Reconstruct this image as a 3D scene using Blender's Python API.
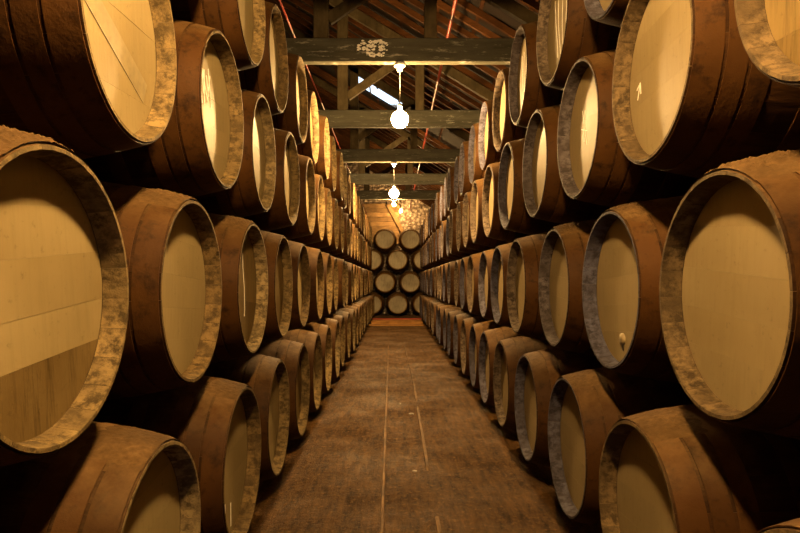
import bpy, bmesh, math, random
from mathutils import Vector, noise

random.seed(7)
PI = math.pi
for o in list(bpy.data.objects):
    bpy.data.objects.remove(o, do_unlink=True)
scene = bpy.context.scene
C = scene.collection

# ------------------------------------------------------------------ camera
EYE = 1.55
cam_d = bpy.data.cameras.new('camera')
cam = bpy.data.objects.new('camera', cam_d)
C.objects.link(cam)
cam.location = (0, 0, EYE)
cam.rotation_euler = (PI / 2, 0, 0)
cam_d.sensor_width = 36
cam_d.lens = 27.0
cam_d.shift_x = 6 / 800
cam_d.shift_y = 14.5 / 800
cam_d.clip_start = 0.05
scene.camera = cam

# ------------------------------------------------------------------ world (daylight, through the roof light and the doorway behind the camera)
world = bpy.data.worlds.new('world')
scene.world = world
world.use_nodes = True
bg = world.node_tree.nodes['Background']
bg.inputs[0].default_value = (0.72, 0.84, 1.0, 1)
bg.inputs[1].default_value = 2.2

# ------------------------------------------------------------------ exposure
vs = scene.view_settings
vs.view_transform = 'Standard'
vs.look = 'None'
vs.gamma = 1.0
vs.use_curve_mapping = False
vs.exposure = 0.0
BULB_COL = (1.0, 0.60, 0.22, 1)
BULB_POWER = 1950.0

# light portals in the doorway and in the roof light (they only help the sampler)
def portal(loc, rot, sx, sy):
    d = bpy.data.lights.new('daylight_portal', 'AREA')
    d.shape = 'RECTANGLE'; d.size = sx; d.size_y = sy
    d.cycles.is_portal = True
    o = bpy.data.objects.new('daylight_portal', d)
    C.objects.link(o); o.location = loc; o.rotation_euler = rot
portal((0.1, -7.0, 1.3), (PI / 2, 0, 0), 2.0, 2.6)

# ------------------------------------------------------------------ helpers
def link(name, me, parent=None, loc=(0, 0, 0), rot=(0, 0, 0)):
    o = bpy.data.objects.new(name, me)
    C.objects.link(o)
    if parent is not None:
        o.parent = parent
    o.location = loc
    o.rotation_euler = rot
    return o

def tag(o, label=None, cat=None, group=None, kind=None):
    if label: o['label'] = label
    if cat: o['category'] = cat
    if group: o['group'] = group
    if kind: o['kind'] = kind
    return o

def mesh_from(name, verts, faces, mats, midx=None, smooth=False):
    me = bpy.data.meshes.new(name)
    me.from_pydata(verts, [], faces)
    for m in mats:
        me.materials.append(m)
    if midx:
        me.polygons.foreach_set('material_index', midx)
    if smooth:
        me.polygons.foreach_set('use_smooth', [True] * len(me.polygons))
    me.update()
    return me

def bm_mesh(name, bm, mats, smooth=False):
    bmesh.ops.recalc_face_normals(bm, faces=bm.faces)
    me = bpy.data.meshes.new(name)
    bm.to_mesh(me)
    bm.free()
    for m in mats:
        me.materials.append(m)
    if smooth:
        me.polygons.foreach_set('use_smooth', [True] * len(me.polygons))
    return me

def box_bm(bm, x0, x1, y0, y1, z0, z1):
    v = [bm.verts.new(p) for p in ((x0, y0, z0), (x1, y0, z0), (x1, y1, z0), (x0, y1, z0),
                                   (x0, y0, z1), (x1, y0, z1), (x1, y1, z1), (x0, y1, z1))]
    for f in ((0, 3, 2, 1), (4, 5, 6, 7), (0, 1, 5, 4), (1, 2, 6, 5), (2, 3, 7, 6), (3, 0, 4, 7)):
        bm.faces.new([v[i] for i in f])
    return v

def box_mesh(name, x0, x1, y0, y1, z0, z1, mat, bevel=0.0):
    bm = bmesh.new()
    box_bm(bm, x0, x1, y0, y1, z0, z1)
    if bevel:
        bmesh.ops.bevel(bm, geom=bm.edges[:], offset=bevel, segments=1, affect='EDGES')
    return bm_mesh(name, bm, [mat])

def bar_mesh(name, a, b, w, h, mat, up=(0, 0, 1), bevel=0.006):
    """square bar from a to b: w across, h along 'up'"""
    a, b = Vector(a), Vector(b)
    d = (b - a)
    L = d.length
    d.normalize()
    s = d.cross(Vector(up)).normalized()
    u = s.cross(d).normalized()
    bm = bmesh.new()
    box_bm(bm, 0, L, -w / 2, w / 2, -h / 2, h / 2)
    if bevel:
        bmesh.ops.bevel(bm, geom=bm.edges[:], offset=bevel, segments=1, affect='EDGES')
    for v in bm.verts:
        p = v.co.copy()
        v.co = a + d * p.x + s * p.y + u * p.z
    return bm_mesh(name, bm, [mat])

def lathe_mesh(name, prof, seg, mat, axis='z', smooth=True):
    """prof: (r, h) pairs"""
    verts, faces = [], []
    n = len(prof)
    for k in range(seg):
        a = 2 * PI * k / seg
        for r, h in prof:
            if axis == 'z':
                verts.append((r * math.cos(a), r * math.sin(a), h))
            else:
                verts.append((h, r * math.cos(a), r * math.sin(a)))
    for k in range(seg):
        k2 = (k + 1) % seg
        for i in range(n - 1):
            faces.append((k * n + i, k2 * n + i, k2 * n + i + 1, k * n + i + 1))
    bm = bmesh.new()
    me0 = mesh_from('t', verts, faces, [])
    bm.from_mesh(me0)
    bpy.data.meshes.remove(me0)
    bmesh.ops.remove_doubles(bm, verts=bm.verts, dist=1e-5)
    return bm_mesh(name, bm, [mat], smooth)

def tube_mesh(name, pts, r, mat, seg=8):
    verts, faces = [], []
    pts = [Vector(p) for p in pts]
    for i, p in enumerate(pts):
        d = (pts[min(i + 1, len(pts) - 1)] - pts[max(i - 1, 0)]).normalized()
        ref = Vector((0, 0, 1)) if abs(d.z) < 0.9 else Vector((1, 0, 0))
        s = d.cross(ref).normalized()
        u = s.cross(d)
        for k in range(seg):
            a = 2 * PI * k / seg
            verts.append(p + s * (r * math.cos(a)) + u * (r * math.sin(a)))
    for i in range(len(pts) - 1):
        for k in range(seg):
            k2 = (k + 1) % seg
            faces.append((i * seg + k, i * seg + k2, (i + 1) * seg + k2, (i + 1) * seg + k))
    faces.append(tuple(range(seg)))
    faces.append(tuple((len(pts) - 1) * seg + k for k in reversed(range(seg))))
    return mesh_from(name, verts, faces, [mat], smooth=True)

# ------------------------------------------------------------------ materials
class NT:
    def __init__(self, name):
        self.m = bpy.data.materials.new(name)
        self.m.use_nodes = True
        self.t = self.m.node_tree
        self.b = self.t.nodes['Principled BSDF']
    def n(self, typ, **kw):
        nd = self.t.nodes.new(typ)
        for k, v in kw.items():
            setattr(nd, k, v)
        return nd
    def l(self, a, b):
        self.t.links.new(a, b)
    def coords(self, scale=(1, 1, 1), rand=0.0):
        """object coordinates, scaled; each object shifted by its own random number"""
        tc = self.n('ShaderNodeTexCoord')
        mp = self.n('ShaderNodeMapping')
        mp.inputs['Scale'].default_value = scale
        self.l(tc.outputs['Object'], mp.inputs['Vector'])
        if rand:
            oi = self.n('ShaderNodeObjectInfo')
            mu = self.n('ShaderNodeMath', operation='MULTIPLY')
            mu.inputs[1].default_value = rand
            self.l(oi.outputs['Random'], mu.inputs[0])
            self.l(mu.outputs[0], mp.inputs['Location'])
        return mp.outputs[0]
    def noise(self, vec, scale, detail=4, rough=0.6):
        nd = self.n('ShaderNodeTexNoise')
        nd.inputs['Scale'].default_value = scale
        nd.inputs['Detail'].default_value = detail
        nd.inputs['Roughness'].default_value = rough
        self.l(vec, nd.inputs['Vector'])
        return nd.outputs['Fac']
    def ramp(self, fac, lo, hi, c0=(0, 0, 0, 1), c1=(1, 1, 1, 1)):
        r = self.n('ShaderNodeValToRGB')
        r.color_ramp.elements[0].position = lo
        r.color_ramp.elements[1].position = hi
        r.color_ramp.elements[0].color = c0
        r.color_ramp.elements[1].color = c1
        self.l(fac, r.inputs[0])
        return r.outputs[0]
    def mix(self, fac, a, b, blend='MIX'):
        mx = self.n('ShaderNodeMix', data_type='RGBA', blend_type=blend)
        for sock, v in ((mx.inputs[0], fac), (mx.inputs[6], a), (mx.inputs[7], b)):
            if isinstance(v, (int, float)):
                sock.default_value = v
            elif isinstance(v, tuple):
                sock.default_value = v if len(v) == 4 else (*v, 1)
            else:
                self.l(v, sock)
        return mx.outputs[2]
    def math(self, op, a, b=None):
        nd = self.n('ShaderNodeMath', operation=op)
        for i, v in enumerate((a, b)):
            if v is None: continue
            if isinstance(v, (int, float)): nd.inputs[i].default_value = v
            else: self.l(v, nd.inputs[i])
        return nd.outputs[0]
    def rnd(self):
        return self.n('ShaderNodeObjectInfo').outputs['Random']
    def ocol(self):
        return self.n('ShaderNodeObjectInfo').outputs['Color']
    def bump(self, h, strength, dist=0.01):
        b = self.n('ShaderNodeBump')
        b.inputs['Strength'].default_value = strength
        b.inputs['Distance'].default_value = dist
        self.l(h, b.inputs['Height'])
        self.l(b.outputs[0], self.b.inputs['Normal'])
    def up(self, lo, hi):
        """how far a face looks up: where dust can settle"""
        g = self.n('ShaderNodeNewGeometry')
        s = self.n('ShaderNodeSeparateXYZ')
        self.l(g.outputs['Normal'], s.inputs[0])
        return self.ramp(s.outputs['Z'], lo, hi)
    def done(self, col, rough=0.7, spec=None):
        if isinstance(col, tuple): self.b.inputs['Base Color'].default_value = (*col[:3], 1)
        else: self.l(col, self.b.inputs['Base Color'])
        if isinstance(rough, (int, float)): self.b.inputs['Roughness'].default_value = rough
        else: self.l(rough, self.b.inputs['Roughness'])
        if spec is not None: self.b.inputs['Specular IOR Level'].default_value = spec
        return self.m

def mat_wood(name, a, b, along=(1, 8, 8), scale=6, dust=None, rough=0.7, bump=0.35, spec=0.06, var=0.5):
    t = NT(name)
    v = t.coords(along, 20)
    f = t.noise(v, scale, 6, 0.65)
    col = t.mix(t.ramp(f, 0.32, 0.68), a, b)
    v2 = t.coords((1, 1, 1), 31)
    blot = t.noise(v2, 3.0, 5, 0.6)
    col = t.mix(t.ramp(blot, 0.35, 0.75), col, tuple(x * 0.45 for x in a))
    # each piece a little lighter or darker
    k = t.math('ADD', t.math('MULTIPLY', t.rnd(), var), 1 - var / 2)
    hsv = t.n('ShaderNodeHueSaturation')
    t.l(k, hsv.inputs['Value'])
    t.l(col, hsv.inputs['Color'])
    col = hsv.outputs[0]
    if dust:
        up = t.up(0.45, 1.0)
        dn = t.ramp(t.noise(v2, 9, 5, 0.7), 0.3, 0.7)
        col = t.mix(t.math('MULTIPLY', t.math('MULTIPLY', up, 0.85), dn), col, dust)
    t.bump(t.math('ADD', f, t.math('MULTIPLY', blot, 0.6)), bump, 0.012)
    return t.done(col, rough, spec)

DUST = (0.135, 0.082, 0.033)
M_STAVE = mat_wood('oak_stave', (0.023, 0.0095, 0.0028), (0.047, 0.021, 0.0065), (1, 9, 9), 5, DUST, 0.62, 0.4)
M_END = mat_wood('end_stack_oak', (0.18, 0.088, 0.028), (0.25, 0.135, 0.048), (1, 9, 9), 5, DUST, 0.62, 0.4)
M_BEARER = mat_wood('bearer_oak', (0.05, 0.028, 0.014), (0.09, 0.05, 0.025), (9, 1, 9), 4)
M_RAFTER = mat_wood('rafter_pine', (0.038, 0.0145, 0.0042), (0.082, 0.032, 0.0092), (1, 9, 9), 4)
M_BATTEN = mat_wood('tile_batten', (0.025, 0.010, 0.0035), (0.05, 0.02, 0.007), (9, 1, 9), 4)
M_PLANK = mat_wood('step_plank', (0.42, 0.19, 0.055), (0.60, 0.31, 0.095), (1, 9, 9), 4)
M_BOARD = mat_wood('end_boarding', (0.20, 0.115, 0.05), (0.32, 0.20, 0.09), (1, 9, 9), 3)

def mat_hoop():
    t = NT('rusty_hoop_iron')
    v = t.coords((1, 1, 1), 17)
    f = t.noise(v, 14, 6, 0.7)
    g = t.noise(v, 2.5, 4, 0.6)
    col = t.mix(t.ramp(g, 0.3, 0.7), (0.028, 0.0112, 0.0027), (0.057, 0.0245, 0.0062))
    col = t.mix(t.ramp(f, 0.52, 0.72), col, (0.012, 0.0055, 0.0025))
    k = t.math('ADD', t.math('MULTIPLY', t.rnd(), 0.4), 0.8)
    hsv = t.n('ShaderNodeHueSaturation')
    t.l(k, hsv.inputs['Value']); t.l(col, hsv.inputs['Color'])
    up = t.up(0.5, 1.0)
    dn = t.ramp(t.noise(v, 8, 6, 0.7), 0.3, 0.65)
    col = t.mix(t.math('MULTIPLY', t.math('MULTIPLY', up, 0.9), dn), hsv.outputs[0], DUST)
    t.bump(f, 0.5, 0.01)
    return t.done(col, 0.6, 0.07)
M_HOOP = mat_hoop()

def mat_chime():
    t = NT('weathered_chime')
    v = t.coords((1, 1, 1), 23)
    f = t.noise(v, 22, 6, 0.72)
    g = t.noise(v, 6, 4, 0.6)
    pale = t.ocol()
    dark = t.mix(0.80, pale, (0.012, 0.008, 0.005))
    col = t.mix(t.ramp(f, 0.40, 0.58), dark, pale)
    col = t.mix(t.ramp(g, 0.40, 0.72), col, t.mix(0.7, pale, (0.025, 0.017, 0.01)))
    t.bump(f, 0.6, 0.01)
    return t.done(col, 0.7, 0.04)
M_CHIME = mat_chime()

def mat_head(name, c0, c1, streak=0.2, rough=0.5):
    t = NT(name)
    v = t.coords((1, 1, 1), 41)
    big = t.noise(v, 2.2, 4, 0.55)
    col = t.mix(t.ramp(big, 0.3, 0.7), c0, c1)
    vs_ = t.coords((1, 14, 1.2), 13)
    st = t.noise(vs_, 3.0, 5, 0.65)
    col = t.mix(t.math('MULTIPLY', t.ramp(st, 0.50, 0.78), streak), col, tuple(x * 0.42 for x in c0))
    fine = t.noise(v, 38, 4, 0.7)
    col = t.mix(t.math('MULTIPLY', t.ramp(fine, 0.60, 0.75), 0.5), col, tuple(x * 0.45 for x in c0))
    k = t.math('ADD', t.math('MULTIPLY', t.rnd(), 0.10), 0.95)
    hsv = t.n('ShaderNodeHueSaturation')
    t.l(k, hsv.inputs['Value']); t.l(col, hsv.inputs['Color'])
    t.bump(t.math('ADD', t.math('MULTIPLY', fine, 0.5), st), 0.10, 0.01)
    rg = t.math('ADD', t.math('MULTIPLY', big, 0.25), rough - 0.12)
    return t.done(hsv.outputs[0], rg, 0.07)
M_HEAD = mat_head('painted_head', (0.190, 0.143, 0.066), (0.25, 0.196, 0.098))
M_HEAD_R = mat_head('painted_head_grey', (0.173, 0.130, 0.065), (0.223, 0.173, 0.093), 0.2)
M_HEAD_WORN = mat_head('worn_head', (0.090, 0.058, 0.020), (0.165, 0.116, 0.048), 0.85)
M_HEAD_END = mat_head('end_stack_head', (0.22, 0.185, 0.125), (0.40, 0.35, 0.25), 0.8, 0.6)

def flat(name, c, rough=0.6, metal=0.0):
    t = NT(name)
    v = t.coords((1, 1, 1), 5)
    f = t.noise(v, 25, 4, 0.6)
    t.b.inputs['Metallic'].default_value = metal
    return t.done(t.mix(t.ramp(f, 0.35, 0.7), c, tuple(x * 0.7 for x in c)), rough)
M_CHALK_GLARE = flat('white_chalk_glare', (0.85, 0.80, 0.70), 0.8)  # chalk and pale marks; also the glare painted on two left-hand heads
M_WIPED = flat('wiped_paint', (0.235, 0.188, 0.100), 0.5)
M_DRIP = flat('dark_drip', (0.03, 0.02, 0.012), 0.5)
M_BUNG = flat('pale_bung', (0.24, 0.18, 0.09), 0.6)
M_PIPE = flat('red_pipe_paint', (0.11, 0.010, 0.004), 0.45)
M_RED = flat('red_edge_paint', (0.45, 0.06, 0.02), 0.55)
M_SOCKET = flat('white_plastic', (0.80, 0.78, 0.74), 0.4)
M_CORD = flat('grey_cord', (0.35, 0.32, 0.28), 0.5)
M_PEBBLE = flat('pale_pebble', (0.40, 0.35, 0.28), 0.6)
M_CRUST = mat_wood('dust_crust', (0.075, 0.041, 0.014), (0.13, 0.077, 0.03), (1, 1, 1), 40, None, 0.9, 0.6, 0.1, 0.1)

def mat_beam():
    t = NT('old_painted_beam')
    v = t.coords((0.6, 2, 4), 11)
    f = t.noise(v, 3, 6, 0.65)
    col = t.mix(t.ramp(f, 0.3, 0.7), (0.034, 0.032, 0.023), (0.070, 0.066, 0.047))
    v2 = t.coords((1.5, 3, 9), 7)
    fl = t.noise(v2, 2.4, 7, 0.75)
    col = t.mix(t.math('MULTIPLY', t.ramp(fl, 0.57, 0.66), 0.8), col, (0.26, 0.25, 0.22))
    t.bump(fl, 0.5, 0.012)
    return t.done(col, 0.75, 0.06)
M_BEAM = mat_beam()
M_FLAKE = flat('flaked_whitewash', (0.75, 0.73, 0.68), 0.8)
M_POST = mat_wood('truss_post', (0.05, 0.037, 0.018), (0.09, 0.068, 0.034), (4, 4, 1), 4)

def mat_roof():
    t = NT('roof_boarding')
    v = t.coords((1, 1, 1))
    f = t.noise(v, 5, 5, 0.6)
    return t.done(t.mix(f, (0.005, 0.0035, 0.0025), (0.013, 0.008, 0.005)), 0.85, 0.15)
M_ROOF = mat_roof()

def mat_dark_wall():
    t = NT('dark_plaster')
    v = t.coords((1, 1, 1))
    f = t.noise(v, 2, 6, 0.65)
    t.bump(f, 0.4, 0.02)
    return t.done(t.mix(t.ramp(f, 0.3, 0.7), (0.014, 0.010, 0.007), (0.028, 0.02, 0.014)), 0.9, 0.1)
M_WALL = mat_dark_wall()  # mottled dark brown for the side and back walls

def mat_stone():
    t = NT('rubble_stone')
    v = t.coords((1, 1, 1))
    vo = t.n('ShaderNodeTexVoronoi')
    vo.inputs['Scale'].default_value = 8.0
    t.l(v, vo.inputs['Vector'])
    f = t.noise(v, 9, 6, 0.7)
    col = t.mix(t.ramp(f, 0.35, 0.65), (0.22, 0.16, 0.11), (0.62, 0.52, 0.40))
    col = t.mix(t.ramp(vo.outputs['Distance'], 0.25, 0.6), col, (0.16, 0.115, 0.08))
    t.bump(t.math('SUBTRACT', f, vo.outputs['Distance']), 0.9, 0.05)
    return t.done(col, 0.85, 0.2)
M_STONE = mat_stone()

def mat_floor():
    t = NT('worn_earth_floor')
    v = t.coords((1, 1, 1))
    va = t.coords((3.2, 0.55, 1))
    st = t.noise(va, 4.5, 9, 0.78)
    big = t.noise(v, 1.1, 4, 0.6)
    fine = t.noise(v, 22, 7, 0.75)
    col = t.mix(t.ramp(st, 0.36, 0.64), (0.028, 0.0115, 0.0028), (0.190, 0.094, 0.0245))
    col = t.mix(t.ramp(big, 0.35, 0.7), col, t.mix(0.5, col, (0.018, 0.007, 0.002)))
    col = t.mix(t.math('MULTIPLY', t.ramp(fine, 0.53, 0.68), 0.8), col, (0.25, 0.135, 0.042))
    t.bump(t.math('ADD', t.math('MULTIPLY', fine, 0.7), st), 1.0, 0.055)
    rg = t.ramp(big, 0.35, 0.65, (0.40, 0.40, 0.40, 1), (0.8, 0.8, 0.8, 1))
    return t.done(col, rg, 0.12)
M_FLOOR = mat_floor()
M_RIDGE = mat_wood('floor_ridge', (0.085, 0.042, 0.012), (0.20, 0.108, 0.036), (6, 1, 6), 5, None, 0.6)

def mat_bulb(name, strength):
    t = NT(name)
    t.b.inputs['Base Color'].default_value = (1, 0.9, 0.7, 1)
    t.b.inputs['Emission Color'].default_value = BULB_COL
    t.b.inputs['Emission Strength'].default_value = strength
    return t.m
M_BULB = mat_bulb('lit_bulb', BULB_POWER)
M_BULB_ADDED = mat_bulb('added_bulb', BULB_POWER * 2.6)
M_BULB_WALL = mat_bulb('wall_bulb', BULB_POWER * 0.9)

def mat_glass():
    t = NT('roof_light_glass')
    t.b.inputs['Transmission Weight'].default_value = 1.0
    t.b.inputs['IOR'].default_value = 1.05
    return t.done((0.92, 0.95, 0.96), 0.05)
M_GLASS = mat_glass()

# ------------------------------------------------------------------ room shell
Y0, Y1 = -7.0, 25.35
XL, XR = -4.6, 2.72
ROOF0, PITCH = EYE + 4.1, 0.61
def roof_z(x): return ROOF0 - PITCH * x

# floor: fine, slightly uneven in the aisle
xs = [XL, -2.5] + [-1.5 + 0.05 * i for i in range(65)] + [2.2, XR]
ys = [Y0, 0.0] + [1.5 + 0.06 * i for i in range(375)] + [Y1]
def floor_h(x, y):
    k = max(0.0, min(1.0, (x + 1.0) / 0.4)) * max(0.0, min(1.0, (1.2 - x) / 0.4)) * max(0.0, min(1, (22.5 - y) / 1.0)) * max(0.0, min(1.0, (y - 1.6)))
    h = noise.noise(Vector((x * 5, y * 1.6, 1.0))) * 0.006 + noise.noise(Vector((x * 13, y * 9, 4.0))) * 0.004
    if -0.09 < x < 0.25:
        h += noise.noise(Vector((x * 7, y * 11, 9.0))) * 0.009 - 0.006
    return k * h
verts = [(x, y, floor_h(x, y)) for y in ys for x in xs]
nx = len(xs)
faces = [(j * nx + i, j * nx + i + 1, (j + 1) * nx + i + 1, (j + 1) * nx + i) for j in range(len(ys) - 1) for i in range(nx - 1)]
tag(link('floor', mesh_from('floor', verts, faces, [M_FLOOR], smooth=True)), kind='structure')

tag(link('wall_left', box_mesh('wall_left', XL - 0.2, XL, Y0, Y1, -0.05, 9.0, M_WALL)), kind='structure')
tag(link('wall_right', box_mesh('wall_right', XR, XR + 0.2, Y0, Y1, -0.05, roof_z(XR) + 0.1, M_WALL)), kind='structure')
bm = bmesh.new()          # back wall with an open doorway that lets daylight in
box_bm(bm, XL - 0.2, -0.9, Y0 - 0.2, Y0, -0.05, 9.0)
box_bm(bm, 1.1, XR + 0.2, Y0 - 0.2, Y0, -0.05, 9.0)
box_bm(bm, -0.9, 1.1, Y0 - 0.2, Y0, 2.6, 9.0)
tag(link('wall_back', bm_mesh('wall_back', bm, [M_WALL])), kind='structure')

# end wall: rough rubble relief
def rubble_wall():
    step = 0.055
    nxw, nzw = int((XR - XL) / step) + 1, int(9.0 / step)
    vv = []
    for j in range(nzw + 1):
        for i in range(nxw + 1):
            x, z = XL + (XR - XL) * i / nxw, 9.0 * j / nzw
            d = noise.voronoi(Vector((x * 4.6, 0.3, z * 6.0)))[0]
            vv.append((x, Y1 - 0.06 * max(0.0, min(1.0, (d[1] - d[0]) * 3)) - 0.03 * noise.noise(Vector((x * 9, 2, z * 9))) - 0.02 * noise.noise(Vector((x * 23, 2, z * 23))), z))
    ff = [(j * (nxw + 1) + i, j * (nxw + 1) + i + 1, (j + 1) * (nxw + 1) + i + 1, (j + 1) * (nxw + 1) + i) for j in range(nzw) for i in range(nxw)]
    k = len(vv)
    vv += [(XL, Y1 + 0.2, 0), (XR, Y1 + 0.2, 0), (XR, Y1 + 0.2, 9.0), (XL, Y1 + 0.2, 9.0)]
    ff.append((k, k + 3, k + 2, k + 1))
    return mesh_from('wall_end', vv, ff, [M_STONE])
wall_end = tag(link('wall_end', rubble_wall()), kind='structure')

# roof: one long slope falling to the right, with a glazed strip let into it
SKX0, SKX1, SKY0, SKY1 = -0.95, 0.22, 13.45, 14.35
def slab(bm, x0, x1, y0, y1, dz0=0.0, dz1=0.07):
    v = [bm.verts.new(p) for p in ((x0, y0, roof_z(x0) + dz0), (x1, y0, roof_z(x1) + dz0), (x1, y1, roof_z(x1) + dz0), (x0, y1, roof_z(x0) + dz0),
                                   (x0, y0, roof_z(x0) + dz1), (x1, y0, roof_z(x1) + dz1), (x1, y1, roof_z(x1) + dz1), (x0, y1, roof_z(x0) + dz1))]
    for f in ((0, 3, 2, 1), (4, 5, 6, 7), (0, 1, 5, 4), (1, 2, 6, 5), (2, 3, 7, 6), (3, 0, 4, 7)):
        bm.faces.new([v[i] for i in f])
bm = bmesh.new()
a, b, c, d = XL - 0.25, XR + 0.25, Y0 - 0.25, Y1 + 0.25
slab(bm, a, b, c, SKY0)
slab(bm, a, b, SKY1, d)
slab(bm, a, SKX0, SKY0, SKY1)
slab(bm, SKX1, b, SKY0, SKY1)
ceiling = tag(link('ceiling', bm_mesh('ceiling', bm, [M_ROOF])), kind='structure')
bm = bmesh.new(); slab(bm, SKX0, SKX1, SKY0, SKY1, 0.03, 0.04)
win = tag(link('window_1', bm_mesh('window_1', bm, [M_GLASS])), kind='structure')
bm = bmesh.new(); slab(bm, SKX0 + 0.38, SKX0 + 0.41, SKY0, SKY1, 0.0, 0.03)
link('glazing_bar', bm_mesh('glazing_bar', bm, [M_POST]), win)

# rafters and tile battens under the slope
cosr = math.cos(math.atan(PITCH))
bm = bmesh.new()
slab(bm, XL, XR, -0.024, 0.024, -0.12, -0.028)
raf = bm_mesh('rafter', bm, [M_RAFTER])
y = Y0 + 0.2
k = 0
while y < Y1 - 0.2:
    if not (SKY0 - 0.03 < y < SKY1 + 0.03):
        link('rafter', raf, ceiling, (0, y, 0))
    y += 0.37 * (1 if k % 5 else 1.35)
    k += 1
for i in range(15):
    x = XL + 0.3 + i * 0.49
    if SKX0 - 0.05 < x < SKX1 + 0.05:
        spans = ((Y0, SKY0), (SKY1, Y1))
    else:
        spans = ((Y0, Y1),)
    for (s0, s1) in spans:
        bm = bmesh.new(); slab(bm, x - 0.02, x + 0.02, s0, s1, -0.028, 0.0)
        link('batten', bm_mesh('batten', bm, [M_BATTEN]), ceiling)

# end wall dressings: boarding and a raking timber
for i in range(9):
    z0 = EYE + 1.55 + i * 0.19
    link('board', box_mesh('board', -1.6, 0.22 - 0.0 * i, Y1 - 0.19, Y1 - 0.13, z0, z0 + 0.18, M_BOARD, 0.008), wall_end)
link('raking_timber', bar_mesh('raking_timber', (-0.25, Y1 - 0.24, EYE + 3.2), (0.42, Y1 - 0.24, EYE + 1.95), 0.1, 0.16, M_BOARD), wall_end)

# ------------------------------------------------------------------ roof trusses
TRUSS = [1.07 + 2.82 * i for i in range(7)]
truss_label = {
    0: 'dark timber roof truss whose tie beam holds the bulb farthest from the stone wall',
    1: 'dark bare roof truss without a bulb, between two trusses that carry bulbs',
    2: 'dark roof truss with a flaked white paint patch on its tie beam and bright bulb',
    3: 'dark roof truss with speckled white flakes, just before the bright glazed roof strip',
    4: 'dark roof truss with a bright bulb, between roof strip and truss three beams from the stone wall',
    5: 'pale lit bare roof truss second from the stone end wall',
    6: 'dim roof truss nearest the stone end wall, added small bulb tight under its beam',
}
truss_label[4] = 'dark roof truss with a bright bulb, third truss from the stone end wall'
truss_label[3] = 'dark bare roof truss with speckled flakes, fourth truss from the stone end wall'
BB, BT = EYE + 2.45, EYE + 2.72
for i, ty in enumerate(TRUSS):
    r = link('roof_truss', None, None, (0, ty, BB))
    tag(r, truss_label[i], 'roof truss', 'roof trusses over the aisle')
    x_end = (ROOF0 - BB - 0.28) / PITCH - 0.05
    tb = link('tie_beam', box_mesh('tie_beam', XL + 0.01, XR - 0.01, 0, 0.10, 0.0, BT - BB, M_BEAM, 0.010), r)
    for px in (-0.82, 0.41, -3.2):
        zt = roof_z(px) - BB - 0.2
        wd = 0.085 if px < 0 else 0.07
        link('post', box_mesh('post', px - wd, px + wd, 0.01, 0.09, BT - BB, zt, M_POST, 0.008), r)
    link('brace', bar_mesh('brace', (-0.745, 0.05, BT - BB + 0.22), (0.345, 0.05, BT - BB + 0.98), 0.07, 0.13, M_POST), r)
    pb = bmesh.new()
    xx0, xx1 = XL + 0.02, 2.3
    for (dz0, dz1) in ((-0.30, -0.135),):
        slab(pb, xx0, xx1, 0.01, 0.09, dz0 - BB, dz1 - BB)
    link('principal_rafter', bm_mesh('principal_rafter', pb, [M_POST]), r)
    if i == 2:      # the flaked whitewash patch left on the front face
        bm = bmesh.new()
        rr = random.Random(3)
        for k in range(620):
            u, w = rr.random(), rr.random()
            cx = -0.405 + 0.34 * u
            cz = 0.055 + 0.195 * w
            if abs((u - 0.5) * 2) ** 3 + abs((w - 0.5) * 2) ** 3 > 1 or (w < 0.38 and not 0.3 < u < 0.85) or noise.noise(Vector((cx * 18, 0, cz * 30))) < -0.12: continue
            s = 0.004 + 0.011 * rr.random()
            n = 5
            a0 = rr.random() * 6
            vv = [bm.verts.new((cx + s * 1.5 * math.cos(a0 + 2 * PI * q / n) * (0.6 + 0.4 * rr.random()), -0.002 - 0.0015 * rr.random(), cz + s * 0.7 * math.sin(a0 + 2 * PI * q / n))) for q in range(n)]
            bm.faces.new(vv)
        fl = link('whitewash_flakes', bm_mesh('whitewash_flakes', bm, [M_FLAKE]), tb)
        fl['kind'] = 'stuff'
        fl['label'] = 'flaked white paint patch'

# red service pipes running above the tie beams
def run_pipe(x, z, r, label):
    p = link('sprinkler_pipe', tube_mesh('sprinkler_pipe', [(x, Y0 + 0.1, z), (x, 11.0, z), (x, 17.0, z), (x, Y1 - 0.3, z)], r, M_PIPE))
    tag(p, label, 'pipe')
run_pipe(0.655, BT + 0.26, 0.02, 'thin red pipe running over the tie beams beside the slim truss posts')
run_pipe(-1.14, BT + 0.08, 0.012, 'thin red pipe lying on the tie beams behind the wide braced posts')

# ------------------------------------------------------------------ pendant bulbs
def bulb_prof(r):
    pr = [(0.0, -r)]
    for k in range(1, 11):
        a = -PI / 2 + k * PI / 11.2
        pr.append((r * math.cos(a), r * math.sin(a)))
    pr += [(0.022, r * 1.02), (0.020, r * 1.12), (0.0, r * 1.12)]
    return pr
def pendant(x, ty, drop, r, mat, label):
    root = link('pendant_lamp', None, None, (x, ty + 0.05, BB))
    tag(root, label, 'lamp', 'bare bulbs hung down the aisle')
    link('ceiling_plug', lathe_mesh('ceiling_plug', [(0, 0), (0.062, 0), (0.062, -0.035), (0.035, -0.05), (0.028, -0.085), (0.0, -0.085)], 14, M_SOCKET), root)
    link('cord', tube_mesh('cord', [(0, 0, -0.08), (0.002, 0, -drop / 2), (0, 0, -drop + r + 0.08)], 0.006, M_CORD, 6), root)
    link('socket', lathe_mesh('socket', [(0, 0.075), (0.018, 0.075), (0.026, 0.05), (0.028, 0.0), (0.0, 0.0)], 12, M_SOCKET), root, (0, 0, -drop + r + 0.005))
    link('bulb', lathe_mesh('bulb', bulb_prof(r), 16, mat), root, (0, 0, -drop))
pendant(0.06, TRUSS[0], 0.63, 0.098, M_BULB, 'bare lit bulb on a cord under the truss farthest from the stone wall')
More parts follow.
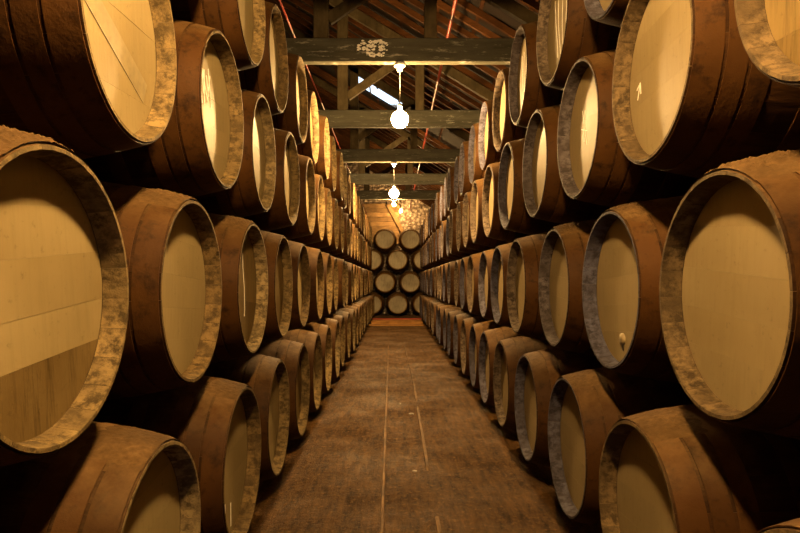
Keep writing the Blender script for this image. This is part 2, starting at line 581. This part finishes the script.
pendant(0.065, TRUSS[2], 0.63, 0.098, M_BULB, 'bare lit bulb on a long cord below the tie beam with white flaked patch')
pendant(0.0, TRUSS[4], 0.64, 0.098, M_BULB, 'bare lit bulb hanging below the third truss from the stone end wall')
pendant(0.0, TRUSS[6], 0.15, 0.055, M_BULB_ADDED, 'added small lit bulb tight under the truss nearest the stone end wall')  # added bulb, not a seen lamp, to brighten the end barrel heads
wl = link('wall_lamp', None, None, (0.28, Y1 - 0.12, EYE + 2.95))
tag(wl, 'small lit bulb on a bracket high on the stone end wall', 'lamp')
link('back_plate', lathe_mesh('back_plate', [(0, 0.03), (0.07, 0.03), (0.07, 0.0), (0.04, -0.02), (0, -0.02)], 14, M_SOCKET), wl, (0, 0, 0), (-PI / 2, 0, 0))
link('bracket', tube_mesh('bracket', [(0, 0, 0), (0, -0.35, 0.06), (0, -0.75, 0.08), (0, -0.85, 0.05), (0, -0.87, 0.0)], 0.012, M_CORD), wl)
link('socket', lathe_mesh('socket', [(0, 0.075), (0.018, 0.075), (0.026, 0.05), (0.028, 0.0), (0.0, 0.0)], 12, M_SOCKET), wl, (0, -0.87, -0.05))
link('bulb', lathe_mesh('bulb', bulb_prof(0.055), 16, M_BULB_WALL), wl, (0, -0.87, -0.11))

# ------------------------------------------------------------------ barrels
L, RE, RB = 1.42, 0.378, 0.474
def prof(s):
    return RE + (RB - RE) * (1 - ((s - L / 2) / (L / 2)) ** 2)
N_ST = 24
REC = 0.073            # how deep the head sits behind the chime
SS = [0.0, 0.071, 0.17, 0.30, 0.48, 0.71, 0.94, 1.12, 1.25, 1.349, 1.42]

def stave_mesh():
    """one stave, axis along +x, lying round angle 0 (+z); slot 0 oak, slot 1 the weathered chime end"""
    half = PI / N_ST - 0.0012
    verts, faces, mi = [], [], []
    def P(r, a, s): return (s, r * math.sin(a), r * math.cos(a))
    rows = []
    for k, s in enumerate(SS):
        r = prof(s)
        th = 0.015 if k in (0, len(SS) - 1) else (0.045 if k in (1, len(SS) - 2) else 0.042)
        row = []
        for a in (-half, -half / 3, half / 3, half): row.append(len(verts)); verts.append(P(r - (0.004 if k in (0, len(SS) - 1) else 0), a, s))
        for a in (half, 0, -half): row.append(len(verts)); verts.append(P(r - th, a, s))
        rows.append(row)
    for k in range(len(SS) - 1):
        A, B = rows[k], rows[k + 1]
        for i, j in ((0, 1), (1, 2), (2, 3), (3, 4), (4, 5), (5, 6), (6, 0)):
            faces.append((A[i], A[j], B[j], B[i]))
            mi.append(1 if (i in (4, 5) and k in (0, len(SS) - 2)) else 0)
    faces.append(tuple(reversed(rows[0]))); mi.append(1)
    faces.append(tuple(rows[-1])); mi.append(1)
    me = mesh_from('stave', verts, faces, [M_STAVE, M_CHIME], mi)
    bm = bmesh.new(); bm.from_mesh(me)
    bmesh.ops.recalc_face_normals(bm, faces=bm.faces)
    bm.to_mesh(me); bm.free()
    return me

def shell_mesh(name, mat, seg=48, lip=0.015):
    """all staves together, with a shallow joint between them (far barrels)"""
    verts, faces, mi = [], [], []
    ring = []
    for k, s in enumerate(SS):
        ring.append(('o', s, prof(s) - (0.004 if k in (0, len(SS) - 1) else 0)))
    inner = [('i', SS[-1], prof(SS[-1]) - lip), ('i', SS[-2], prof(SS[-2]) - 0.045), ('i', SS[1], prof(SS[1]) - 0.045), ('i', 0.0, prof(0) - lip)]
    allr = ring + inner
    n = len(allr)
    for q in range(seg):
        a = 2 * PI * q / seg
        groove = 0.003 if q % 2 == 0 else 0.0
        for t, s, r in allr:
            rr = r - (groove if t == 'o' else 0)
            verts.append((s, rr * math.sin(a), rr * math.cos(a)))
    chime = {n - 1, n - 2, len(ring) - 1, len(ring)}
    for q in range(seg):
        q2 = (q + 1) % seg
        for i in range(n):
            j = (i + 1) % n
            faces.append((q * n + i, q2 * n + i, q2 * n + j, q * n + j))
            mi.append(1 if i in chime else 0)
    me = mesh_from(name, verts, faces, [mat, M_CHIME], mi)
    bm = bmesh.new(); bm.from_mesh(me)
    bmesh.ops.recalc_face_normals(bm, faces=bm.faces)
    bm.to_mesh(me); bm.free()
    me.polygons.foreach_set('use_smooth', [i % n not in (n - 1, len(ring) - 1) for i in range(seg * n)])
    return me

def hoop_mesh(s0, s1, seg=44):
    T = 0.0032
    sm = (s0 + s1) / 2
    pr = [(prof(s0), s0), (prof(s0) + T, s0), (prof(sm) + T, sm), (prof(s1) + T, s1), (prof(s1), s1)]
    verts, faces, sm_ = [], [], []
    for (r0, a0), (r1, a1) in zip(pr[:-1], pr[1:]):      # each strip keeps its own edge loops, so the band stays crisp
        b0 = len(verts)
        for q in range(seg):
            an = 2 * PI * q / seg
            verts += [(a0, r0 * math.sin(an), r0 * math.cos(an)), (a1, r1 * math.sin(an), r1 * math.cos(an))]
        for q in range(seg):
            q2 = (q + 1) % seg
            faces.append((b0 + 2 * q, b0 + 2 * q2, b0 + 2 * q2 + 1, b0 + 2 * q + 1))
            sm_.append(True)
    me = mesh_from('hoop', verts, faces, [M_HOOP])
    me.polygons.foreach_set('use_smooth', sm_)
    return me

HOOPS = [(0.006, 0.092), (0.104, 0.168), (0.180, 0.244), (0.36, 0.43)]
HOOP_ME = [hoop_mesh(*h) for h in HOOPS] + [hoop_mesh(L - b, L - a) for a, b in HOOPS]
STAVE = stave_mesh()
SHELL = shell_mesh('shell', M_STAVE)
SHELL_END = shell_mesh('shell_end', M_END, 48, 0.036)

HR = prof(REC) - 0.041
def head_disc(name, mat, x=REC, th=0.02):
    bm = bmesh.new()
    rings = []
    for xx in (x, x + th):
        rings.append([bm.verts.new((xx, HR * math.sin(2 * PI * q / 40), HR * math.cos(2 * PI * q / 40))) for q in range(40)])
    bm.faces.new(rings[0]); bm.faces.new(rings[1])
    for q in range(40):
        bm.faces.new((rings[0][q], rings[0][(q + 1) % 40], rings[1][(q + 1) % 40], rings[1][q]))
    return bm_mesh(name, bm, [mat])
HEAD_L = head_disc('head', M_HEAD)
HEAD_R = head_disc('head', M_HEAD_R)
HEAD_W = head_disc('head', M_HEAD_WORN)
HEAD_E = head_disc('head', M_HEAD_END)
BACK_HEAD = head_disc('back_head', M_HEAD_WORN, L - REC - 0.02)
CORE = head_disc('head', M_STAVE, REC + 0.018, 0.012)

def plank_mesh(z0, z1, mat, thick=0.018):
    """one head board: the slice z0..z1 of the head disc"""
    r = HR - 0.001
    z0, z1 = max(z0, -r + 0.002), min(z1, r - 0.002)
    n = 8
    right, left = [], []
    for k in range(n + 1):
        z = z0 + (z1 - z0) * k / n
        w = math.sqrt(max(0.0, r * r - z * z))
        right.append((w, z)); left.append((-w, z))
    out = right + left[::-1]
    bm = bmesh.new()
    f0 = [bm.verts.new((REC, a_, b_)) for a_, b_ in out]
    f1 = [bm.verts.new((REC + thick, a_, b_)) for a_, b_ in out]
    bm.faces.new(f0); bm.faces.new(f1)
    m = len(out)
    for q in range(m):
        bm.faces.new((f0[q], f0[(q + 1) % m], f1[(q + 1) % m], f1[q]))
    return bm_mesh('plank', bm, [mat])
def cut_set(cuts, mats):
    e = [-HR] + list(cuts) + [HR]
    return [plank_mesh(e[i] + 0.0002, e[i + 1] - 0.0002, mats[min(i, len(mats) - 1)]) for i in range(len(e) - 1)]
CUTS = (-0.20, -0.07, 0.065, 0.21)
PL_L = cut_set(CUTS, [M_HEAD])
PL_R = cut_set(CUTS, [M_HEAD_R])
PL_W = cut_set(CUTS, [M_HEAD_WORN])
PL_LB1 = cut_set((-0.165, -0.045, 0.10, 0.23), [M_HEAD_WORN, M_HEAD, M_HEAD, M_HEAD, M_HEAD])

CH_L = [(0.22, 0.155, 0.068), (0.18, 0.125, 0.054), (0.25, 0.185, 0.092), (0.15, 0.10, 0.042)]
CH_R = [(0.105, 0.090, 0.095), (0.088, 0.083, 0.110), (0.14, 0.106, 0.076), (0.074, 0.073, 0.105)]  # right-stack rims; extra blue painted in for the cool daylight tint
CH_E = [(0.26, 0.145, 0.05), (0.21, 0.115, 0.04)]
CH_RN = [(0.16, 0.108, 0.05), (0.13, 0.09, 0.045)]

def barrel(side, pos, label, group, near, worn=False, roll=None, planks=None, twist=0.0, rnd=random):
    """pos: centre of the front chime; barrel axis runs away from the aisle"""
    rz = {'L': PI, 'R': 0.0, 'E': PI / 2}[side] + twist
    root = link('wine_barrel', None, None, (pos[0], pos[1], pos[2] - RB), (0, 0, rz))
    tag(root, label, 'barrel', group)
    up = (0, 0, RB)
    roll = rnd.uniform(-0.12, 0.12) if roll is None else roll
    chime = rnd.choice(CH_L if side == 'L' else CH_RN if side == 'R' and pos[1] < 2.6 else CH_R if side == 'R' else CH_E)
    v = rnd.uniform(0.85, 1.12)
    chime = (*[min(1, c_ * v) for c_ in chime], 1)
    if near:
        for k in range(N_ST):
            o = link('stave', STAVE, root, up, (roll + 2 * PI * k / N_ST, 0, 0))
            v2 = rnd.uniform(0.93, 1.06)
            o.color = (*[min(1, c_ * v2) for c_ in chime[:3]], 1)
        h = link('head', CORE, root, up, (roll, 0, 0))
        for pm in (planks or (PL_W if worn else PL_L if side == 'L' else PL_R)):
            link('plank', pm, h, (rnd.uniform(-0.0004, 0.0004), 0, 0))
    else:
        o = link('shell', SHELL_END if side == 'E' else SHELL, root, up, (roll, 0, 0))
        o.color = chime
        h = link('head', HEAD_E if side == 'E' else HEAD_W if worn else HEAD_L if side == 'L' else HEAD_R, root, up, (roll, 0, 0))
    link('back_head', BACK_HEAD, root, up, (roll, 0, 0))
    n_h = 8 if near else 6
    for k in range(n_h):
        link('hoop', HOOP_ME[k], root, up, (roll + 0.7 * k, 0, 0))
    return root, h

def strokes(parent, lines, w, mat, name='chalk_mark', xoff=-0.0022, label=None):
    """flat painted strokes on a head: polylines in the head plane (y, z)"""
    for ln in lines:
        bm = bmesh.new()
        for (p, q) in zip(ln[:-1], ln[1:]):
            p, q = Vector(p), Vector(q)
            d = (q - p)
            if d.length < 1e-6: continue
            d.normalize()
            nrm = Vector((-d.y, d.x)) * w / 2
            p2, q2 = p - d * w * 0.3, q + d * w * 0.3
            c4 = [p2 + nrm, q2 + nrm, q2 - nrm, p2 - nrm]
            f0 = [bm.verts.new((REC + xoff, c_.x, c_.y)) for c_ in c4]
            f1 = [bm.verts.new((REC + xoff + 0.0015, c_.x, c_.y)) for c_ in c4]
            bm.faces.new(f0); bm.faces.new(f1)
            for i in range(4):
                bm.faces.new((f0[i], f0[(i + 1) % 4], f1[(i + 1) % 4], f1[i]))
        link(name, bm_mesh(name, bm, [mat]), parent)

def crust(root, seed, s1=0.20, half=0.5, amp=0.012):
    """lumpy dust lying along the top of the front of a barrel"""
    rr = Vector((seed * 3.1, seed, 0))
    nu, nv = 44, 110
    verts, faces = [], []
    for i in range(nu + 1):
        s = 0.002 + s1 * i / nu
        for j in range(nv + 1):
            a_ = -half + 2 * half * j / nv
            edge = min(1.0, (1 - abs(a_) / half) * 3) * min(1.0, (1 - i / nu) * 4) * min(1.0, 0.25 + i / nu * 7)
            h = max(0.0, 0.35 + noise.fractal(Vector((s * 75, a_ * 30, 0)) + rr, 0.8, 2.0, 4)) * amp
            r = prof(s) + 0.002 + edge * (0.003 + h)
            verts.append((s, r * math.sin(a_), r * math.cos(a_)))
    for i in range(nu):
        for j in range(nv):
            faces.append((i * (nv + 1) + j, i * (nv + 1) + j + 1, (i + 1) * (nv + 1) + j + 1, (i + 1) * (nv + 1) + j))
    o = link('dust_crust', mesh_from('dust_crust', verts, faces, [M_CRUST], smooth=True), root, (0, 0, RB))
    o['kind'] = 'stuff'
    o['label'] = 'lumpy brown dust settled on top'
    return o

ROWZ = [0.655, 1.508, 2.397, 3.207]
XHEAD = {'L': -0.84, 'R': 1.0}
XROW = {('L', 0): -0.75, ('R', 0): 0.945, ('L', 1): -0.808}
XFIX = {('L', 1, 1): -0.022, ('L', 1, 0): -0.022, ('R', 1, 1): -0.025, ('R', 1, 0): -0.025, ('R', 0, 2): -0.04, ('R', 0, 1): -0.04}
YFIX = {('L', 0, 2): -0.05, ('L', 0, 1): -0.05, ('L', 0, 3): -0.02, ('L', 0, 0): -0.05, ('R', 0, 2): -0.07, ('R', 0, 1): -0.12, ('R', 0, 3): -0.03, ('R', 0, 0): -0.12, ('R', 1, 2): 0.02, ('R', 1, 1): -0.02}
ZFIX = {('L', 0): -0.012, ('R', 0): -0.022}
TIER = ['bottom', 'second', 'third', 'top']
SIDE = {'L': 'unbroken floor ridge', 'R': 'broken floor ridge'}
ORD = ['first', 'second', 'third', 'fourth', 'fifth', 'sixth', 'seventh', 'eighth']
OFFS = {('L', 0): 0.0, ('L', 1): 0.5, ('L', 2): 0.0, ('L', 3): 0.5, ('R', 0): 0.36, ('R', 1): 0.86, ('R', 2): 0.36, ('R', 3): 0.86}
BEAM1 = TRUSS[2]
SPECIAL = {
    ('L', 1, 1): 'big barrel with a dark stained lower head board and spotted pale chime, second tier',
    ('L', 1, 2): 'barrel with smooth tan head under a lumpy dust crust, second tier by unbroken floor ridge',
    ('L', 1, 3): 'second-tier barrel with a thin white scratch curving down its worn head, by unbroken floor ridge',
    ('L', 2, 2): 'third-tier barrel with large glossy tan head and pale diagonal wiped band, by unbroken floor ridge',
    ('L', 2, 3): 'third-tier barrel with white strokes painted as reflections on its head, by unbroken floor ridge',
    ('L', 3, 3): 'top-tier barrel with white lamp glare painted on its head, by unbroken floor ridge',
    ('L', 0, 3): 'bottom-tier barrel with two short pale drips low on its tan head, by unbroken floor ridge',
    ('R', 2, 2): 'third-tier barrel with a white chalk arrow on its plain head, by broken floor ridge',
    ('R', 2, 3): 'third-tier barrel with thin crossed chalk scratches on its head, by broken floor ridge',
    ('R', 1, 1): 'big second-tier barrel with a broad plain tan head and dusty top, by broken floor ridge',
    ('R', 1, 2): 'second-tier barrel with a small pale bung and dark drip low on its head',
    ('R', 3, 3): 'top-tier barrel with grey streaky head, fourth out from the white-flaked tie beam',
    ('R', 3, 4): 'top-tier barrel with wavy white streaks on its head, by broken floor ridge',
}
SPECIAL[('R', 3, 3)] = 'top-tier barrel with broad grey brush streaks on its head, by broken floor ridge'

for side in 'LR':
    for row in range(4):
        ys_ = []
        n = 0
        while OFFS[(side, row)] + n < 23.05:
            ys_.append(OFFS[(side, row)] + n)
            n += 1
        nearer = [y_ for y_ in ys_ if y_ < BEAM1]
        for idx, y_ in enumerate(ys_):
            rr = random.Random(hash((ord(side), row, idx)) & 0xffff)
            near = 0.9 < y_ < 5.0
            dx = rr.uniform(-0.022, 0.022)
            twist = rr.uniform(-0.008, 0.008)
            worn = (side == 'L' and rr.random() < 0.35) or (side == 'R' and rr.random() < 0.2)
            planks, roll = None, None
            if y_ < BEAM1:
                grp = 'barrels this side of the white-flaked beam, %s' % SIDE[side]
                grp = 'near barrels stacked by the %s' % SIDE[side]
                label = SPECIAL.get((side, row, idx)) or '%s-tier barrel by the %s, %s from flaked beam away from stone wall' % (
                    TIER[row], SIDE[side], ORD[len(nearer) - 1 - idx])
            elif y_ < TRUSS[4]:
                label = '%s-tier barrel by the %s, %s from flaked beam towards stone wall' % (TIER[row], SIDE[side], ORD[idx - len(nearer)])
                grp = '%s-tier barrels between the bulbs by the %s' % (TIER[row], SIDE[side])
            else:
                label = 'slim %s-tier barrel by the %s, between third truss and stone wall' % (TIER[row], SIDE[side])
                grp = '%s-tier barrels towards the stone wall by the %s' % (TIER[row], SIDE[side])
            key = (side, row, idx)
            if key in SPECIAL:
                worn = False
            if key == ('L', 1, 1):
                planks, roll, dx = PL_LB1, -0.10, 0.0
            if key == ('L', 1, 3): worn = True
            root, h = barrel(side, (XROW.get((side, row), XHEAD[side]) + dx + XFIX.get(key, 0.0), y_ + YFIX.get((side, row, idx), 0.0), ROWZ[row] + ZFIX.get((side, row), 0.0)), label, grp, near, worn, roll, planks, twist, rr)
            # marks that tell the near ones apart
            if key == ('R', 2, 2):
                strokes(h, [[(0.235, 0.015), (0.262, -0.045)], [(0.268, 0.0), (0.233, 0.018), (0.228, -0.028)]], 0.006, M_CHALK_GLARE)
            if key == ('R', 2, 3):
                strokes(h, [[(0.10, 0.13), (0.02, -0.08)], [(0.05, 0.12), (0.075, 0.0), (0.07, -0.05)], [(0.12, 0.03), (0.02, 0.0)]], 0.0035, M_CHALK_GLARE)
            if key == ('L', 2, 3):
                strokes(h, [[(0.23 - 0.035 * q, 0.20 - 0.02 * (q % 3)), (0.215 - 0.035 * q + 0.02 * math.sin(q * 2), 0.02 + 0.05 * (q % 2))] for q in range(7)] +
                        [[(0.22, 0.18), (0.15, 0.16)], [(0.21, 0.11), (0.16, 0.10)], [(0.12, 0.19), (0.05, 0.04), (0.0, 0.17)]], 0.009, M_CHALK_GLARE, 'paint_glare_stroke')  # white strokes paint reflected lamplight onto this head
            if key == ('L', 1, 3):
                strokes(h, [[(0.02, 0.20), (0.0, 0.10), (-0.04, 0.0), (-0.06, -0.12), (-0.05, -0.16)]], 0.006, M_CHALK_GLARE, 'scratch')
            if key == ('L', 0, 3):
                strokes(h, [[(0.10, -0.17), (0.10, -0.25)], [(0.0, -0.20), (0.0, -0.31)]], 0.012, M_CHALK_GLARE, 'pale_drip')
            if key == ('L', 2, 2):
                strokes(h, [[(0.24, 0.07), (-0.21, -0.15)]], 0.085, M_WIPED, 'wiped_band')
            if key == ('L', 3, 3):
                strokes(h, [[(0.28, 0.05), (0.20, -0.05)], [(0.25, 0.0), (0.14, -0.12), (0.10, -0.22)], [(0.2, -0.02), (0.12, -0.18)]], 0.02, M_CHALK_GLARE, 'paint_glare_stroke')  # lamp glare painted on the head as white strokes
            if key in (('R', 3, 4), ('R', 3, 3)):
                kk = 0.006 if key[2] == 3 else 0.011
                strokes(h, [[(yy + 0.02 * math.sin(9 * zz + q), zz) for zz in [0.22 - 0.05 * w for w in range(9)]] for q, yy in enumerate((0.12, 0.05, -0.03, -0.1))], kk, M_CHALK_GLARE, 'paint_glare_stroke')
            if key == ('R', 1, 2):
                bo = link('bung', lathe_mesh('bung', [(0, -0.012), (0.024, -0.012), (0.028, 0.0), (0.028, 0.004)], 14, M_BUNG, 'x'), h, (REC, -0.0, -0.235))
                strokes(h, [[(0.0, -0.245), (0.004, -0.285)]], 0.018, M_DRIP, 'drip_stain')
            if row == 1 and near and idx in (1, 2, 3) :
                crust(root, idx + (5 if side == 'R' else 0), 0.24 if idx == 1 else 0.18, 0.6, 0.010 if idx == 1 else 0.007)
            if row == 0 and near and idx in (2, 3):
                crust(root, idx + 11 + (5 if side == 'R' else 0), 0.2, 0.45, 0.003)

# the stack closing the aisle, heads towards the camera
YE, XE = 23.58, 0.145
for row in range(4):
    for x in ((-1.0, 0.0, 1.0) if row % 2 == 0 else (-0.5, 0.5)):
        rr = random.Random(row * 10 + int(x * 2) + 5)
        where = 'midway across the aisle' if x == 0 else ('on the unbroken ridge side' if x < 0 else 'on the broken ridge side')
        lab = '%s-tier barrel end-on against the stone wall, %s' % (TIER[row], where)
        barrel('E', (XE + x, YE, ROWZ[row] - 0.02), lab, 'barrels stacked across the end of the aisle', False, False, None, None, rr.uniform(-0.01, 0.01), rr)

# bearers that carry the bottom tiers
def bearer(x, label, h):
    o = link('timber_bearer', box_mesh('timber_bearer', x - 0.07, x + 0.07, -0.7, 23.4, 0.0, h, M_BEARER, 0.01))
    tag(o, label, 'timber')
for side, sg in (('L', -1), ('R', 1)):
    for s, w in ((0.32, 'aisle'), (1.10, 'wall')):
        bearer(XROW[(side, 0)] + sg * s, 'dark squared timber under the bottom-tier barrels by the %s, %s side' % (SIDE[side], w), ROWZ[0] + ZFIX[(side, 0)] - max(prof(s - 0.11), prof(s + 0.11)) - 0.007)
for yy, w in ((YE + 0.32, 'front'), (YE + 1.1, 'rear')):
    o = link('timber_bearer', box_mesh('timber_bearer', -1.4, 1.7, yy - 0.07, yy + 0.07, 0.0, ROWZ[0] - 0.02 - prof(0.41) - 0.009, M_BEARER, 0.01))
    tag(o, 'dark squared timber across the aisle end under the %s of the barrels' % w, 'timber')

# low plank step at the foot of the end stack
st = link('plank_step', None, None, (0.145, 21.6, 0))
tag(st, 'low wooden plank step with red front edge before the end stack', 'step')
for i in range(3):
    link('plank', box_mesh('plank', -0.98, 0.90, i * 0.36, i * 0.36 + 0.35, 0.07, 0.10, M_PLANK, 0.006), st)
link('riser', box_mesh('riser', -0.98, 0.90, 0.0, 0.03, 0.0, 0.069, M_PLANK, 0.004), st)
link('edge_strip', box_mesh('edge_strip', -0.98, 0.90, 1.02, 1.075, 0.101, 0.14, M_RED, 0.004), st, )
st2 = link('floor_plank', box_mesh('floor_plank', -0.9, 1.05, 20.6, 21.2, 0.0, 0.03, M_PLANK, 0.006))
tag(st2, 'flat orange-brown board on the floor before the plank step', 'board')

# ridges along the floor
def ridge(name, pts, w, h, label):
    verts, faces = [], []
    for i, (x, y) in enumerate(pts):
        jx = 0.004 * noise.noise(Vector((y * 3, 0, 2)))
        hh = h * (0.75 + 0.5 * noise.noise(Vector((y * 5, 1, 0))))
        if i in (0, len(pts) - 1): hh = 0.001
        for (ux, uz) in ((-w / 2, -0.012), (-w / 3.2, hh), (w / 3.2, hh), (w / 2, -0.012)):
            verts.append((x + jx + ux, y, uz))
    for i in range(len(pts) - 1):
        for k in range(3):
            faces.append((i * 4 + k, i * 4 + k + 1, i * 4 + k + 5, i * 4 + k + 4))
    return tag(link(name, mesh_from(name, verts, faces, [M_RIDGE], smooth=False)), kind='structure')
ridge('trim_1', [(-0.073 - 0.0052 * (y_ - 3.2), y_) for y_ in [2.2 + 0.08 * i for i in range(230)]], 0.030, 0.020, '')
tn = 2
for (a_, b_) in ((2.9, 3.95), (4.9, 7.4), (7.75, 9.3), (9.5, 11.4), (12.2, 14.6)):
    nseg = max(3, int((b_ - a_) / 0.09))
    ridge('trim_%d' % tn, [(0.268 + 0.014 * math.sin(y_ * 0.8) + 0.03 * min(1, (y_ - 2.9) / 3) - 0.004 * max(0, y_ - 6), y_) for y_ in [a_ + (b_ - a_) * i / nseg for i in range(nseg + 1)]], 0.042, 0.020, '')
    tn += 1

# stone chips lying on the floor
def pebble(x, y, r, label):
    bm = bmesh.new()
    bmesh.ops.create_icosphere(bm, subdivisions=2, radius=1)
    for v in bm.verts:
        k = 1 + 0.35 * noise.noise(v.co * 1.7 + Vector((x * 20, y, 0)))
        v.co = Vector((v.co.x * r * k * 1.4, v.co.y * r * k, v.co.z * r * 0.55 * k))
    o = link('stone_chip', bm_mesh('stone_chip', bm, [M_PEBBLE]), None, (x, y, floor_h(x, y) + r * 0.42))
    tag(o, label, 'stone', 'stone chips on the aisle floor')
pebble(0.17, 4.9, 0.016, 'small pale stone chip alone in the strip between the two floor ridges')
pebble(0.20, 7.0, 0.022, 'larger flat pale chip lying close beside the broken floor ridge')
pebble(0.075, 7.6, 0.013, 'tiny pale chip in the strip midway between the two floor ridges')
